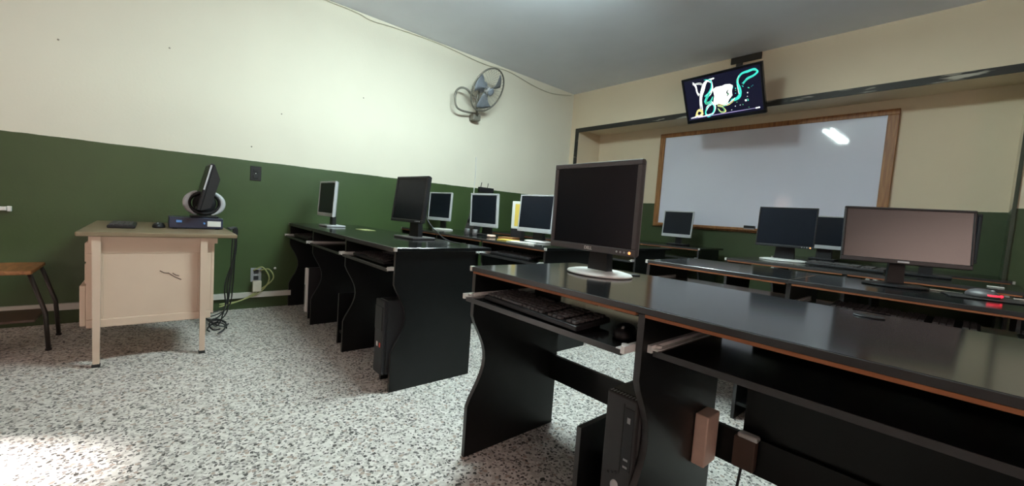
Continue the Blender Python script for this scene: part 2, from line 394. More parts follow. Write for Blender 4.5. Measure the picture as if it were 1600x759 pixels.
# ------------------------------------------------------------------ monitors
def monitor(label, x, y, w, h, zc, yaw, tilt, zbase=ZD, frame='plastic', bez_=.016, chin=.02, depth=.045, base='ellipse', base_m='white', neck_m='plastic', screen='screen',
            buttons=True, logo='silver', neck=(.055, .03), base_r=(.125, .095), led=None, root=None, group=None, stand_y=.06, back_m=None):
    r = root or thing('monitor', label, 'monitor', (x, y, zbase), math.radians(yaw), group)
    zl = zc-zbase
    T = MT((0, 0, zl), rx=math.radians(-tilt))      # tilt > 0: top leans back (away from viewer)
    hw, hh = w/2, h/2
    b = MB()
    for (a0, a1, c0, c1) in ((-hw, hw, hh-bez_, hh), (-hw, hw, -hh, -hh+chin), (-hw, -hw+bez_, -hh+chin, hh-bez_), (hw-bez_, hw, -hh+chin, hh-bez_)):
        b.rbox(a0, a1, 0, .018, c0, c1, .003, 2, T)
    b.box(-hw+.003, hw-.003, .0105, .022, -hh+.003, hh-.003, T)
    bz = b.build('bezel', frame, r)
    back = MB()
    hb, wb_ = hh*.86, hw*.9
    pts = [(-hw+.004, -hh+.004, .0222), (hw-.004, -hh+.004, .0222), (hw-.004, hh-.004, .0222), (-hw+.004, hh-.004, .0222)]
    p2 = [(-hw+.006, -hh+.006, .030), (hw-.006, -hh+.006, .030), (hw-.006, hh-.006, .030), (-hw+.006, hh-.006, .030)]
    p3 = [(-wb_*.8, -hb*.8, depth), (wb_*.8, -hb*.8, depth), (wb_*.8, hb*.8, depth), (-wb_*.8, hb*.8, depth)]
    V = [T @ Vector((q[0], q[2], q[1])) for q in pts+p2+p3]
    F = [(0, 1, 2, 3), (11, 10, 9, 8)]
    for o in (0, 4):
        for i in range(4): F.append((o+i, o+4+i, o+4+(i+1) % 4, o+(i+1) % 4))
    back._add(V, F); back.build('back_housing', back_m or 'plastic' if back_m or frame in ('plastic', 'plastic2', 'plastic3') else 'grey', r)
    MB().box(-hw+bez_+.0005, hw-bez_-.0005, .004, .010, -hh+chin+.0005, hh-bez_-.0005, T).build('screen', screen, r)
    if buttons:
        for k in range(4):
            MB().lathe([(.0035, 0), (.0035, .002), (.002, .0028)], 10, T @ MT((hw-.075+k*.016, 0, -hh+chin*.5), rx=PI/2)).build('button', 'silver', bz)
        if led: MB().lathe([(.005, 0), (.005, .002), (.003, .003)], 10, T @ MT((hw-.022, 0, -hh+chin*.5), rx=PI/2)).build('power_light', led, bz)
    if logo: MB().rbox(-.02, .02, -.0012, .0, -hh+chin*.5-.004, -hh+chin*.5+.004, .0005, 1, T).build('badge', logo, bz)
    # neck and foot
    nw, nd = neck
    zt = zl-hh+.07 if base != 'none' else 0
    tilt_off = math.tan(math.radians(tilt))*0
    y0 = depth+.004
    if base != 'none':
        MB().prism([(-nw*.62, .012), (nw*.62, .012), (nw*.5, zt), (-nw*.5, zt)], 1, y0+.002, y0+.002+nd).build('neck', neck_m, r)
        MB().lathe([(.022, 0), (.022, y0+.01-.036)], 14, MT((0, .034, zt-.02), rx=-PI/2)).build('tilt_hinge', neck_m, r)
        cy = stand_y
        if base == 'ellipse':
            MB().lathe([(.98, 0), (1, .003), (.97, .008), (.80, .013), (.3, .016)], 36, MT((0, cy, .0)), base_r[0], base_r[1]).build('foot', base_m, r)
        else:
            bx_, by_ = base_r
            MB().rbox(-bx_, bx_, cy-by_, cy+by_, 0, .014, .005, 2).build('foot', base_m, r)
    return r
m1 = monitor('largest black monitor on a white foot, on the near right desk', -.955, 1.222, .412, .330, 1.005, -3, -0.3, frame='plastic2', bez_=.018, chin=.024, depth=.055, base_m='white', base_r=(.135, .11), neck=(.075, .035), led='amber', stand_y=.075, logo=None, back_m='grey')
def lettering(txt, size, parent, T, material):
    cu = bpy.data.curves.new('lettering', 'FONT'); cu.body = txt; cu.size = size; cu.extrude = .0004; cu.align_x = 'CENTER'; cu.align_y = 'CENTER'; cu.offset = size*.012
    tmp = bpy.data.objects.new('lettering_curve', cu); me = bpy.data.meshes.new_from_object(tmp)
    bpy.data.objects.remove(tmp); bpy.data.curves.remove(cu)
    me.transform(T); me.materials.clear(); me.materials.append(M[material])
    o = bpy.data.objects.new('lettering', me); COL.objects.link(o); o.parent = parent
    return o
lettering('DELL', .017, m1, MT((0, -.0006, 1.005-ZD-.165+.012), rx=PI/2), 'white')
monitor('black monitor with dark foot on the near left desk beside the aisle', -2.528, 1.28, .383, .309, 1.014, 5, 6.7, frame='plastic', base_m='plastic2', base_r=(.12, .09), base='rect', neck=(.09, .035), logo=None)
monitor('black monitor with silver sides on the near left desk, by the wall', -3.66, 1.09, .37, .296, .984, 2, 3, frame='silver', base_m='silver', bez_=.014, chin=.03, base_r=(.10, .08), base='rect', logo=None, buttons=False)
monitor('silver-edged monitor on white foot behind black monitor near the left wall', -3.80, 2.28, .37, .30, .998, 7, 2.5, frame='silver', bez_=.013, chin=.032, base_m='white', base_r=(.13, .10), logo=None, buttons=False)
monitor('silver square monitor facing the camera, middle of three on second left desk', -3.06, 2.31, .37, .313, .985, 6, -1.5, frame='silver', bez_=.018, chin=.034, base_m='plastic', base_r=(.10, .08), base='rect', logo=None, neck=(.09, .035))
monitor('silver monitor beside the yellow carton, partly behind largest black monitor', -2.375, 2.32, .372, .306, .983, 3, 3, frame='silver', bez_=.012, chin=.034, base_m='white', base_r=(.13, .10), logo=None, neck=(.09, .035))
monitor('small silver-framed monitor in front of whiteboard lower left corner', -2.33, 4.61, .368, .305, .996, -3, 4.6, frame='silver', bez_=.012, chin=.035, base_m='plastic', base='rect', base_r=(.10, .09), logo=None, buttons=False)
monitor('black monitor on white foot, right of aisle below the whiteboard', -.99, 3.70, .388, .311, 1.015, 4.5, 4.8, frame='plastic', bez_=.009, chin=.018, base_m='white', base_r=(.17, .14), logo=None, led='amber', neck=(.11, .04))
monitor('dark monitor with silver chin peeking between black monitor and wide screen', -.925, 4.62, .37, .302, 1.004, 0, 3, frame='silver', bez_=.010, chin=.034, base_m='plastic', base='rect', base_r=(.10, .09), logo=None, buttons=False, neck=(.10, .035))
m10 = monitor('wide black monitor with pinkish hazy screen on second right desk', -.214, 2.55, .448, .257, .986, 20.2, 7.4, frame='plastic3', bez_=.010, chin=.020, depth=.05, base_m='plastic', base_r=(.12, .09), screen='screen_wide', neck=(.05, .03), logo='silver', buttons=False)
monitor('black monitor almost hidden directly behind the wide pinkish screen', -.20, 3.72, .42, .30, 1.012, 3, 4, frame='plastic', bez_=.014, chin=.02, base_m='plastic', base='rect', base_r=(.12, .1), logo=None, buttons=False)

# ------------------------------------------------------------------ keyboards, mice
def keyboard(label, x, y, z, rz, keys_single=False, w=.44, dp=.15, tilt=4, group='black keyboards on the desks'):
    r = thing('keyboard', label, 'keyboard', (x, y, z), math.radians(rz), group)
    T = MT((0, 0, .0065), rx=math.radians(tilt))
    MB().rbox(-w/2, w/2, -dp/2, dp/2, 0, .016, .004, 2, T).build('case', 'plastic', r)
    for s in (-1, 1): MB().box(s*(w/2-.05)-.02, s*(w/2-.05)+.02, dp/2-.03, dp/2-.01, .0, .011).build('foot', 'rubber', r)
    km = MB().rbox(-.0082, .0082, -.0082, .0082, 0, .008, .002, 1)
    cells = []
    for row in range(6):
        yy = dp/2-.018-row*.0222-(.004 if row else 0)
        for c in range(22):
            xx = -w/2+.018+c*(w-.036)/21
            if c in (15, 19) and row != 9: continue
            if row == 5 and 4 <= c <= 9: continue
            if row == 0 and c in (1, 6, 11): continue
            cells.append((xx, yy, 1))
    if keys_single:
        first = None
        for (xx, yy, k) in cells:
            if first is None: o = km.build('key', 'key', r); first = o
            else: o = first.copy(); COL.objects.link(o); o.parent = r
            o.matrix_local = T @ MT((xx, yy, .0162))
        o = MB().rbox(-.055, .055, -.0082, .0082, 0, .008, .002, 1, T @ MT((-w/2+.018+6.5*(w-.036)/21, dp/2-.018-5*.0222-.004, .0162))).build('space_bar', 'key', r)
    else:
        k = MB()
        for (xx, yy, q) in cells: k.box(xx-.008, xx+.008, yy-.008, yy+.008, .0162, .022, T)
        k.build('keys', 'key', r, kind='stuff')
    return r
def mouse(label, x, y, z, rz, material='plastic', glow=None, group='computer mice'):
    r = thing('mouse', label, 'mouse', (x, y, z), math.radians(rz), group)
    prof = [(.0, 0), (.030, .0), (.0315, .008), (.029, .018), (.022, .027), (.012, .033), (.004, .0345)]
    prof[0] = (.004, 0)
    MB().lathe(prof, 24, None, 1, 1.75).build('shell', material, r)
    MB().lathe([(.002, -.004), (.007, -.003), (.007, .003), (.002, .004)], 12, MT((0, -.030, .027), ry=PI/2)).build('scroll_wheel', 'grey', r)
    if glow: MB().lathe([(.004, 0), (.026, .001), (.0318, .006), (.0305, .012), (.004, .013)], 20, MT((.006, -.028, .004)), 1, .9).build('light_strip', glow, r)
    return r
ZT = .6412
keyboard('black keyboard on pulled-out tray of the near right desk', -.925, .965, ZT, -3, True, w=.45)
mouse('black mouse beside keyboard on tray of the near right desk', -.617, .985, ZT, 20)
keyboard('black keyboard on tray under black monitor of the near left desk', -2.28, .99, ZT, 0)
keyboard('black keyboard on tray of the near left desk, by the wall', -3.70, .99, ZT, 0)
keyboard('black keyboard on second right desk tray below the wide pinkish screen', -.18, 2.28, ZT, 0)
keyboard('black keyboard on third right desk between black monitor and wide screen', -.585, 3.62, ZD, -4)
keyboard('black keyboard on tray of second left desk below the papers', -2.27, 2.05, ZT, 0)
pad = MB().rbox(-.11, .11, -.09, .09, 0, .004, .0015, 1).build('mouse_pad', 'rubber'); pad.location = (.04, 2.56, ZD); pad.rotation_euler = (0, 0, .2)
tag(pad, 'black mouse pad under the glowing mouse', 'mouse pad')
mouse('silver and red glowing mouse on black pad of second right desk', .035, 2.56, ZD+.0045, 60, 'plastic2', 'red')

# ------------------------------------------------------------------ computer towers
def tower(label, x, y, z, w, h, dp, body='plastic3', face='plastic3', style='slim', group='computer towers under the desks'):
    r = thing('computer_tower', label, 'computer', (x, y, z), 0, group)
    MB().rbox(-w/2, w/2, .0205, dp, 0, h, .004, 1).build('case', body, r)
    fp = MB().rbox(-w/2, w/2, 0, .020, 0, h, .006, 2).build('front_panel', face, r)
    if style == 'slim':
        MB().box(w*.08, w*.115, -.0012, -.0002, h*.46, h*.95).build('panel_groove', 'rubber', fp)
        MB().rbox(w*.14, w*.44, -.0025, -.0002, h*.50, h*.93, .0008, 1).build('drive_door', 'plastic', fp)
        MB().rbox(w*.24, w*.34, -.0035, -.0027, h*.83, h*.87, .0003, 1).build('eject_button', 'grey', fp)
        for k in range(2): MB().rbox(w*.22, w*.36, -.0035, -.0027, h*(.52+.05*k), h*(.535+.05*k), .0003, 1).build('port', 'grey', fp)
        MB().lathe([(.4, 0), (1, .0005), (1, .003), (.75, .004), (.2, .0042)], 24, MT((0, -.0001, h*.36), rx=PI/2), .0125, .0165).build('round_badge', 'silver', fp)
        for k in range(9):
            MB().rbox(-w*.42+k*w*.1, -w*.42+k*w*.1+.004, .002, .016, h+.0001, h+.0016, .0004, 1).build('vent_rib', 'grey', r)
        for k in range(3): MB().lathe([(.004, 0), (.004, .0015), (.002, .002)], 10, MT((-w*.25+k*w*.12, -.0001, h*(.43+.012*k)), rx=PI/2)).build('indicator', 'plastic', fp)
    elif style == 'mini':
        MB().rbox(-w*.42, w*.42, -.004, -.0002, h*.60, h*.92, .0015, 1).build('drive_cover', 'plastic', fp)
        MB().rbox(-w*.18, -w*.02, -.002, -.0002, h*.37, h*.43, .0004, 1).build('white_sticker', 'paper', fp)
        MB().rbox(w*.16, w*.30, -.002, -.0002, h*.37, h*.43, .0004, 1).build('red_sticker', 'sticker_red', fp)
    else:
        MB().rbox(-w*.14, w*.14, -.002, -.0002, h*.12, h*.62, .0006, 1).build('drive_slot', 'plastic', fp)
        MB().lathe([(.004, 0), (.006, .0015), (.003, .002)], 12, MT((0, -.0001, h*.82), rx=PI/2)).build('power_button', 'silver', fp)
    return r
TSH = .0905
tower('slim black tower with round silver badge under the near right desk', -.590, .957, TSH, .096, .398, .30, style='slim')
tower('black tower with white and red stickers at the near left desk end', -1.978, .872, TSH, .100, .385, .30, body='plastic', face='plastic', style='mini')
tower('narrow white tower under the near left desk, by the wall', -3.400, .885, TSH, .044, .345, .28, body='plastic', face='white', style='white')
tower('dark tower under the right station of second right desk', .105, 2.27, TSH, .09, .36, .25, style='white')

# ------------------------------------------------------------------ teacher's desk
td = thing('teacher_desk', 'beige metal desk with olive top by the green wall', 'desk', (-3.45, .035, 0))
def tdl(x, y): return x+3.45, y-.035
x0, x1 = -3.98+3.45, -2.955+3.45
MB().rbox(x0, x1, -.335, .345, .694, .718, .006, 2).build('desktop', 'olive', td)
MB().box(x0+.02, x1-.03, -.29, .25, .66, .6935).build('apron', 'beige', td)
lx = -2.97+3.45
for (xx, yy) in ((lx-.02, -.26), (lx-.02, .185), (x0+.06, -.26), (x0+.06, .185)):
    lg = MB()
    a, b2 = .017, .013
    lg._add([(xx-b2, yy-b2, .018), (xx+b2, yy-b2, .018), (xx+b2, yy+b2, .018), (xx-b2, yy+b2, .018), (xx-a, yy-a, .6935), (xx+a, yy-a, .6935), (xx+a, yy+a, .6935), (xx-a, yy+a, .6935)],
            [(3, 2, 1, 0), (4, 5, 6, 7), (0, 1, 5, 4), (1, 2, 6, 5), (2, 3, 7, 6), (3, 0, 4, 7)])
    L_ = lg.build('leg', 'beige', td)
    MB().rbox(xx-.016, xx+.016, yy-.016, yy+.016, 0, .0178, .003, 1).build('foot_cap', 'rubber', L_)
# pedestal body with pressed side panel
xp1 = lx-.045; xp0 = xp1-.42
body = MB().box(xp0, xp1-.008, -.30, .225, .215, .6595).build('pedestal', 'beige', td)
sp = MB()
sp.rbox(xp1-.0078, xp1, -.30, .225, .60, .6595, .002, 1).rbox(xp1-.0078, xp1, -.30, -.235, .25, .5998, .002, 1).rbox(xp1-.0078, xp1, .16, .225, .25, .5998, .002, 1).rbox(xp1-.0078, xp1+.004, -.30, .225, .205, .2498, .003, 1)
sp.build('side_frame', 'beige', td)
MB().box(xp1-.0076, xp1-.003, -.2345, .1595, .2502, .5997).build('side_sheet', 'beige', td)
MB().box(xp0+.1, xp1, .2252, .238, .235, .6595).build('modesty_panel', 'beige', td)
for k, (za, zb) in enumerate(((.215, .43), (.44, .545), (.555, .655))):
    dr = MB().rbox(xp0+.01, xp1-.012, -.325 if k == 0 else -.306, -.3005, za, zb, .003, 1).build('drawer', 'beige', td)
    yh = -.325 if k == 0 else -.306
    MB().rbox(xp0+.13, xp0+.23, yh-.008, yh-.0002, (za+zb)/2-.01, (za+zb)/2+.01, .003, 1).build('handle', 'beige', dr)
for (ya, za, yb, zb) in ((.02, .52, .055, .505), (.055, .508, .115, .465), (.075, .505, .105, .488)):
    MB().tube([(xp1-.0025, ya-.03, za-.02), (xp1-.0025, (ya+yb)/2-.03, (za+zb)/2-.024), (xp1-.0025, yb-.03, zb-.02)], .0022, 5).build('scratch', 'brownbox', td)

ZTD = .7185
# small desktop case lying flat, with ring-stand monitor on it
dc = thing('desktop_computer', 'navy slim desktop case with white label on the beige desk', 'computer', (-3.45, .207, ZTD))
MB().rbox(-.13, .10, -.14, .14, .004, .074, .004, 2).build('case', 'navy', dc)
MB().rbox(.1002, .103, .055, .128, .018, .054, .0008, 1).build('white_label', 'paper', dc)
MB().rbox(.1002, .103, -.105, -.075, .040, .055, .0008, 1).build('badge', 'blue', dc)
MB().lathe([(.004, 0), (.007, .001), (.003, .003)], 12, MT((.1002, .038, .038), ry=PI/2)).build('power_button', 'blue', dc)
for sx in (-.1, .08):
    for sy in (-.11, .11): MB().rbox(sx-.012, sx+.012, sy-.012, sy+.012, 0, .0038, .001, 1).build('rubber_foot', 'rubber', dc)
tm = thing('monitor', 'black monitor seen edge-on with round silver ring stand on navy case', 'monitor', (-3.45, .205, ZTD+.0745))
T = MT((0, .05, .20), rx=math.radians(-13))
hw, hh = .18, .155
MB().rbox(-hw, hw, -.022, -.002, -hh, hh, .004, 2, T).build('bezel', 'plastic', tm)
MB().box(-hw+.015, hw-.015, -.0235, -.0222, -hh+.02, hh-.015, T).build('screen', 'screen', tm)
bh = MB(); V = [(-hw, -.0018, -hh), (hw, -.0018, -hh), (hw, -.0018, hh), (-hw, -.0018, hh), (-hw+.01, .045, -hh*.8), (hw-.01, .045, -hh*.8), (hw-.01, .05, hh*.45), (-hw+.01, .05, hh*.45)]
bh._add([T @ Vector(q) for q in V], [(0, 1, 2, 3), (7, 6, 5, 4), (0, 4, 5, 1), (1, 5, 6, 2), (2, 6, 7, 3), (3, 7, 4, 0)]); bh.build('back_housing', 'plastic3', tm)
MB().rbox(hw, hw+.002, -.021, -.012, -.02, hh-.01, .0006, 1, T).build('edge_highlight', 'silver', tm)  # highlight along the monitor's edge, put in as a thin silver bar
def arc(r_, a0, a1, n=20, c=(.03, .045, .096)): return [(c[0], c[1]+r_*1.08*math.cos(a0+(a1-a0)*i/n), c[2]+r_*.9*math.sin(a0+(a1-a0)*i/n)) for i in range(n+1)]
rg = MB().tube(arc(.092, -1.2, 1.05), [.008+.009*math.sin(PI*i/20) for i in range(21)], 8).tube(arc(.092, 2.0, 4.3), [.008+.009*math.sin(PI*i/20) for i in range(21)], 8)
ring = rg.build('ring_stand', 'silver', tm)
MB().tube(arc(.078, 0, 2*PI, 28)[:-1], .013, 8, closed=True).build('inner_ring', 'plastic', ring)
MB().lathe([(.02, -.012), (.06, -.012), (.066, 0), (.06, .012), (.02, .012)], 24, MT((.02, .045, .096), ry=PI/2)).build('stand_disc', 'plastic', tm)
MB().rbox(-.06, .07, -.03, .12, .0, .012, .004, 1).build('foot', 'plastic', tm)
keyb = thing('keyboard', 'black keyboard on the left side of the beige desk', 'keyboard', (-3.42, -.145, ZTD), 0, 'black keyboards on the desks')
MB().rbox(-.17, .17, -.06, .06, 0, .018, .005, 2).build('case', 'plastic', keyb)
kk = MB()
for r_ in range(5):
    for c in range(15): kk.box(-.155+c*.0215, -.155+c*.0215+.017, -.05+r_*.02, -.05+r_*.02+.016, .0182, .024)
kk.build('keys', 'key', keyb, kind='stuff')
mouse('small black mouse beside the navy case on the beige desk', -3.40, .02, ZTD, 80)

# cables at the teacher desk
def cable(name, label, pts, r=.004, m='cable', n=8, cat='cable', group=None):
    o = MB().tube(bez(pts, n), r, 6).build(name, m); tag(o, label, cat, group); return o
bun = thing('cable_bundle', 'bundle of black cables hanging from the beige desk to the floor', 'cables', (-3.45, .40, 0))
BO = Vector((-3.45, .40, 0))
for k in range(5):
    ya = .395+.012*k; dx = -3.30-.05*k
    pts = [(dx+.02, .384, .7245), (dx, ya+.004, .715), (dx-.02, ya+.012*math.sin(k), .55), (dx-.06, ya-.02*(k % 3), .33), (dx-.1-.02*k, ya-.03+.02*(k % 2), .13), (dx-.16, ya-.06-.02*k, .03+.012*k), (-3.75-.02*k, .30-.02*k, .02+.011*k)]
    MB().tube([q-BO for q in bez(pts, 8)], .0045, 6).build('cable', 'cable', bun)
for k in range(3):
    a0 = k*1.1
    pts = [(-3.42+.09*math.cos(a0+t*.75), .33+.05*math.sin(a0+t*.75)+.01*k, .012+.018*k+.03*abs(math.sin(t*.5))) for t in range(8)]
    MB().tube([q-BO for q in bez(pts, 8)], .005, 6).build('cable_loop', 'cable', bun)

# ------------------------------------------------------------------ left wall fittings
tk = MB().box(XL+.0005, XL+.028, -2.55, .93, .098, .142).build('cable_trunking', 'trunk'); tag(tk, 'white cable trunking along the foot of the left wall', 'trunking')
def socket(label, y, z, plug=False, m='plastic'):
    s = thing('wall_socket', label, 'socket', (XL+.0006, y, z))
    MB().rbox(0, .006, -.04, .04, -.06, .06, .002, 1).build('cover_plate', m, s)
    for dz in (-.026, .026):
        o = MB().rbox(.0062, .011, -.018, .018, dz-.016, dz+.016, .002, 1).build('outlet', 'rubber', s)
    MB().lathe([(.003, 0), (.003, .0015)], 8, MT((.0061, 0, 0), ry=PI/2)).build('screw', 'chrome', s)
    return s
socket('black double wall socket high on the green dado', .637, 1.153, m='rubber')
s2 = socket('low wall socket with yellow-green cables above the white trunking', .66, .29, m='grey')
p = hit(430, 419, 0, XL+.01)
o = MB().lathe([(.004, 0), (.011, .002), (.009, .012), (.003, .014)], 14, MT((XL+.0006, p.y, p.z), ry=PI/2)).build('wall_peg', 'white'); tag(o, 'tiny white peg on the green wall near the left desk', 'peg')
SO = Vector((XL+.0006, .66, .29))
for k in range(2):
    pts = [(XL+.012, .64+.05*k, .33), (XL+.05, .70+.05*k, .36-.02*k), (XL+.06, .75+.03*k, .26), (XL+.05, .69, .15+.02*k), (XL+.05, .55, .085), (XL+.08, .40, .05+.02*k)]
    MB().tube([q-SO for q in bez(pts, 8)], .006, 6).build('cable', 'cable_g', s2)
MB().rbox(.022, .062, -.03, .035, -.14, -.045, .006, 2).build('plug_bundle', 'cable_w', s2)
p = hit(6, 326, 0, XL+.03)
wp = thing('wall_plug', 'white plug on the green wall at the far left', 'plug', (XL+.0006, p.y-.01, p.z))
MB().rbox(0, .03, -.05, .02, -.012, .014, .005, 2).build('plug_body', 'white', wp)
MB().rbox(.005, .028, .0205, .04, -.016, .018, .004, 2).build('plug_head', 'white', wp)
for (u_, v_, lab) in ((440, 178, 'tiny nail head on cream wall, up and right of the black wall socket'), (91, 62, 'tiny nail head on cream wall, leftmost and highest of five'),
                      (265, 75, 'tiny nail head high on cream wall above the beige desk'), (568, 153, 'tiny nail head on cream wall, nearest to the wall fan'), (393, 229, 'tiny nail head on cream wall just above the black wall socket')):
    q = hit(u_, v_, 0, XL)
    o = MB().lathe([(.002, 0), (.006, .001), (.005, .003), (.002, .004)], 10, MT((XL+.0004, q.y, q.z), ry=PI/2)).build('wall_nail', 'nail')
    tag(o, lab, 'nail', 'nail heads in the left wall')
# wire along the ceiling corner and white wire at the back of the room
cable('ceiling_wire', 'thin grey wire clipped along the left wall under the ceiling', [(XL+.012, 0.2, ZC-.02), (XL+.012, 1.3, ZC-.014), (XL+.012, 1.55, ZC-.04), (XL+.012, 1.8, ZC-.025), (XL+.012, 2.3, ZC-.014), (XL+.012, 2.9, ZC-.05), (XL+.012, 3.3, ZC-.03), (XL+.012, 3.75, ZC-.09), (XL+.012, 4.1, ZC-.10), (XL+.012, 4.5, ZC-.03)], .005, 'cable_w')
p = hit(743, 262, 0, XL+.01)
cable('white_wire', 'thin white wire down the left wall behind silver monitors', [(XL+.008, p.y, 1.62), (XL+.008, p.y+.005, 1.4), (XL+.008, p.y, 1.15), (XL+.008, p.y, .8)], .006, 'white')
p = hit(760, 297, 0, XL+.03)
rt = thing('network_router', 'black router on the wall above the middle silver monitor', 'router', (XL+.0006, p.y, p.z))
MB().rbox(0, .04, -.11, .11, -.03, .03, .006, 2).build('router_case', 'plastic', rt)
for s in (-.08, .02): MB().tube([(.02, s, .0305), (.02, s+.01, .085)], .004, 6).build('antenna', 'plastic', rt)
# tyre-like dark speaker left of the middle silver monitor
sk = thing('desk_speaker', 'dark slanted speaker left of the middle silver monitor', 'speaker', (-3.42, 2.45, ZD), .3)
MB().prism([(-.06, 0), (.06, 0), (.09, .2), (.03, .22)], 0, -.055, .055).build('speaker_box', 'plastic3', sk)
MB().lathe([(.01, 0), (.04, .001), (.042, .004), (.03, .006)], 20, MT((0, -.0205, .11), rx=PI/2+.4)).build('speaker_cone', 'rubber', sk)

# ------------------------------------------------------------------ papers, carton and bits on second left desk
ct = thing('carton', 'white and yellow carton standing left of a silver monitor', 'carton', (-2.77, 2.50, ZD), .35)
MB().rbox(-.055, .055, -.035, .035, 0, .085, .003, 1).build('black_lower_part', 'plastic', ct)
MB().rbox(-.055, .055, -.035, .035, .0855, .335, .003, 1).build('white_box', 'paper', ct)
MB().rbox(-.022, .030, -.037, -.0352, .11, .31, .0006, 1).build('yellow_panel', 'yellow', ct)
def sheet(name, label, x, y, z, w_, d_, rz, m, cat='paper', th=.002, group=None):
    o = MB().rbox(-w_/2, w_/2, -d_/2, d_/2, 0, th, .0006, 1).build(name, m); o.location = (x, y, z); o.rotation_euler = (0, 0, math.radians(rz)); tag(o, label, cat, group); return o
sheet('paper_sheet', 'yellow card on the second left desk beside white papers', -2.50, 2.16, ZD, .15, .11, 15, 'yellow', th=.006)
sheet('paper_sheet', 'white paper lying before the monitor next to yellow carton', -2.30, 2.12, ZD, .20, .12, 10, 'paper', th=.006)
sheet('paper_sheet', 'crumpled white slip at the second left desk edge', -2.16, 2.06, ZD, .10, .05, -15, 'paper', th=.012)
sheet('paper_sheet', 'pale sheet on the near left desk beside silver-sided monitor', -3.30, 1.30, ZD, .16, .10, 5, 'cable_g', th=.002)
bt = thing('small_clutter', 'small beige tape roll under the middle silver monitor', 'tape roll', (-2.80, 2.22, ZD))
MB().tube([(.03*math.cos(a), .03*math.sin(a), .012) for a in [2*PI*i/18 for i in range(18)]], .011, 8, closed=True).build('tape', 'pinkbox', bt)
sheet('brown_folder', 'brown folder lying right of the middle silver monitor', -2.70, 2.34, ZD, .14, .14, 20, 'seat_wood', 'folder', th=.012)
for k, (xx, lab) in enumerate(((-3.02, 'small clear glass standing before the middle silver monitor'), (-3.14, 'small grey pot standing before the middle silver monitor'))):
    o = MB().lathe([(.02, 0), (.024, .05), (.0245, .052), (.021, .052), (.018, .006)], 16).build('desk_cup', 'silver' if k == 0 else 'grey'); o.location = (xx, 2.20, ZD); tag(o, lab, 'cup')
# slips on the right-hand desks
sheet('paper_slip', 'small white slip at the right end of third right desk', .09, 3.45, ZD, .06, .04, 5, 'paper', th=.004)
sheet('paper_slip', 'small white slip at the right end of second right desk', .15, 2.74, ZD, .05, .03, 5, 'paper', th=.004)
sheet('white_strip', 'white ruler beside the foot of the wide screen', -.10, 2.66, ZD, .16, .03, -10, 'paper', 'strip', th=.004)  # flat white piece standing for a streak by the monitor foot

# power box and adapter at the right foreground desk
pb = thing('power_box', 'salmon power box on the inner panel of near right desk', 'power box', (-.5052, 1.318, .30))
MB().rbox(-.0155, .025, -.055, .030, -.075, .085, .004, 2).build('box_case', 'pinkbox', pb)
MB().rbox(-.005, .02, .0302, .045, -.06, .07, .003, 1).build('box_lid', 'brownbox', pb)
ad = thing('power_adapter', 'brown adapter with black lead hanging on near right desk rail', 'adapter', (-.40, 1.36, .29))
MB().rbox(-.03, .03, -.025, .006, -.05, .045, .004, 2).build('adapter_body', 'brownbox', ad)
MB().rbox(-.02, .035, -.028, .0, .0455, .06, .003, 1).build('metal_cap', 'chrome', ad)
MB().tube(bez([(0, -.03, -.045), (-.005, -.05, -.14), (-.03, -.06, -.22), (-.06, -.06, -.275), (-.10, -.05, -.283)], 8), .004, 6).build('lead', 'cable', ad)
cp = thing('cable_pair', 'two thin black cables hanging behind the badge tower', 'cables', (-.70, 1.33, .65))
for pts in ([(0, 0, 0), (0, .005, -.09), (.005, .005, -.16), (.02, .0, -.30), (.02, 0, -.5)], [(.05, 0, 0), (.055, .004, -.09), (.06, .004, -.18), (.08, 0, -.30), (.08, 0, -.48)]):
    MB().tube(bez(pts, 8), .004, 6).build('cable', 'cable', cp)
cable('monitor_cable', 'thin cable curling beside the black monitor near the aisle', [(-2.45, 1.345, 1.0), (-2.40, 1.36, .88), (-2.30, 1.39, .80), (-2.2, 1.40, .765), (-2.08, 1.41, .757)], .004)
cable('keyboard_lead', 'black lead behind the mouse on near right tray', [(-.62, 1.05, .66), (-.63, 1.12, .69), (-.65, 1.18, .68), (-.62, 1.25, .70)], .003)

# ------------------------------------------------------------------ stool at the far left
st = thing('school_chair', 'wooden school seat on dark steel legs at the far left', 'chair', (-3.58, -.70, 0))
MB().rbox(-.19, .19, -.20, .195, .440, .462, .006, 2).build('seat', 'seat_wood', st)
for (a, b) in ((1, 1), (1, -1), (-1, 1), (-1, -1)):
    lg = MB().tube([(a*.155, .0+b*.182, .4395), (a*.16, .03+b*.21, .22), (a*.165, .03+b*.222, .012)], .0105, 8).build('leg', 'steel', st)
    MB().lathe([(.012, 0), (.014, .003), (.013, .0118)], 10, MT((a*.165, .03+b*.222, 0))).build('rubber_foot', 'rubber', lg)
MB().rbox(-.15, .15, -.17, .20, .165, .18, .004, 1).build('book_rack', 'brownbox', st)
MB().tube([(-.155, -.14, .43), (-.17, -.16, .6), (-.19, -.20, .78)], .0105, 8).build('back_post', 'steel', st)
MB().tube([(.155, -.14, .43), (.17, -.16, .6), (.17, -.20, .78)], .0105, 8).build('back_post', 'steel', st)
MB().rbox(-.19, .19, -.215, -.20, .62, .78, .005, 2).build('backrest', 'seat_wood', st)

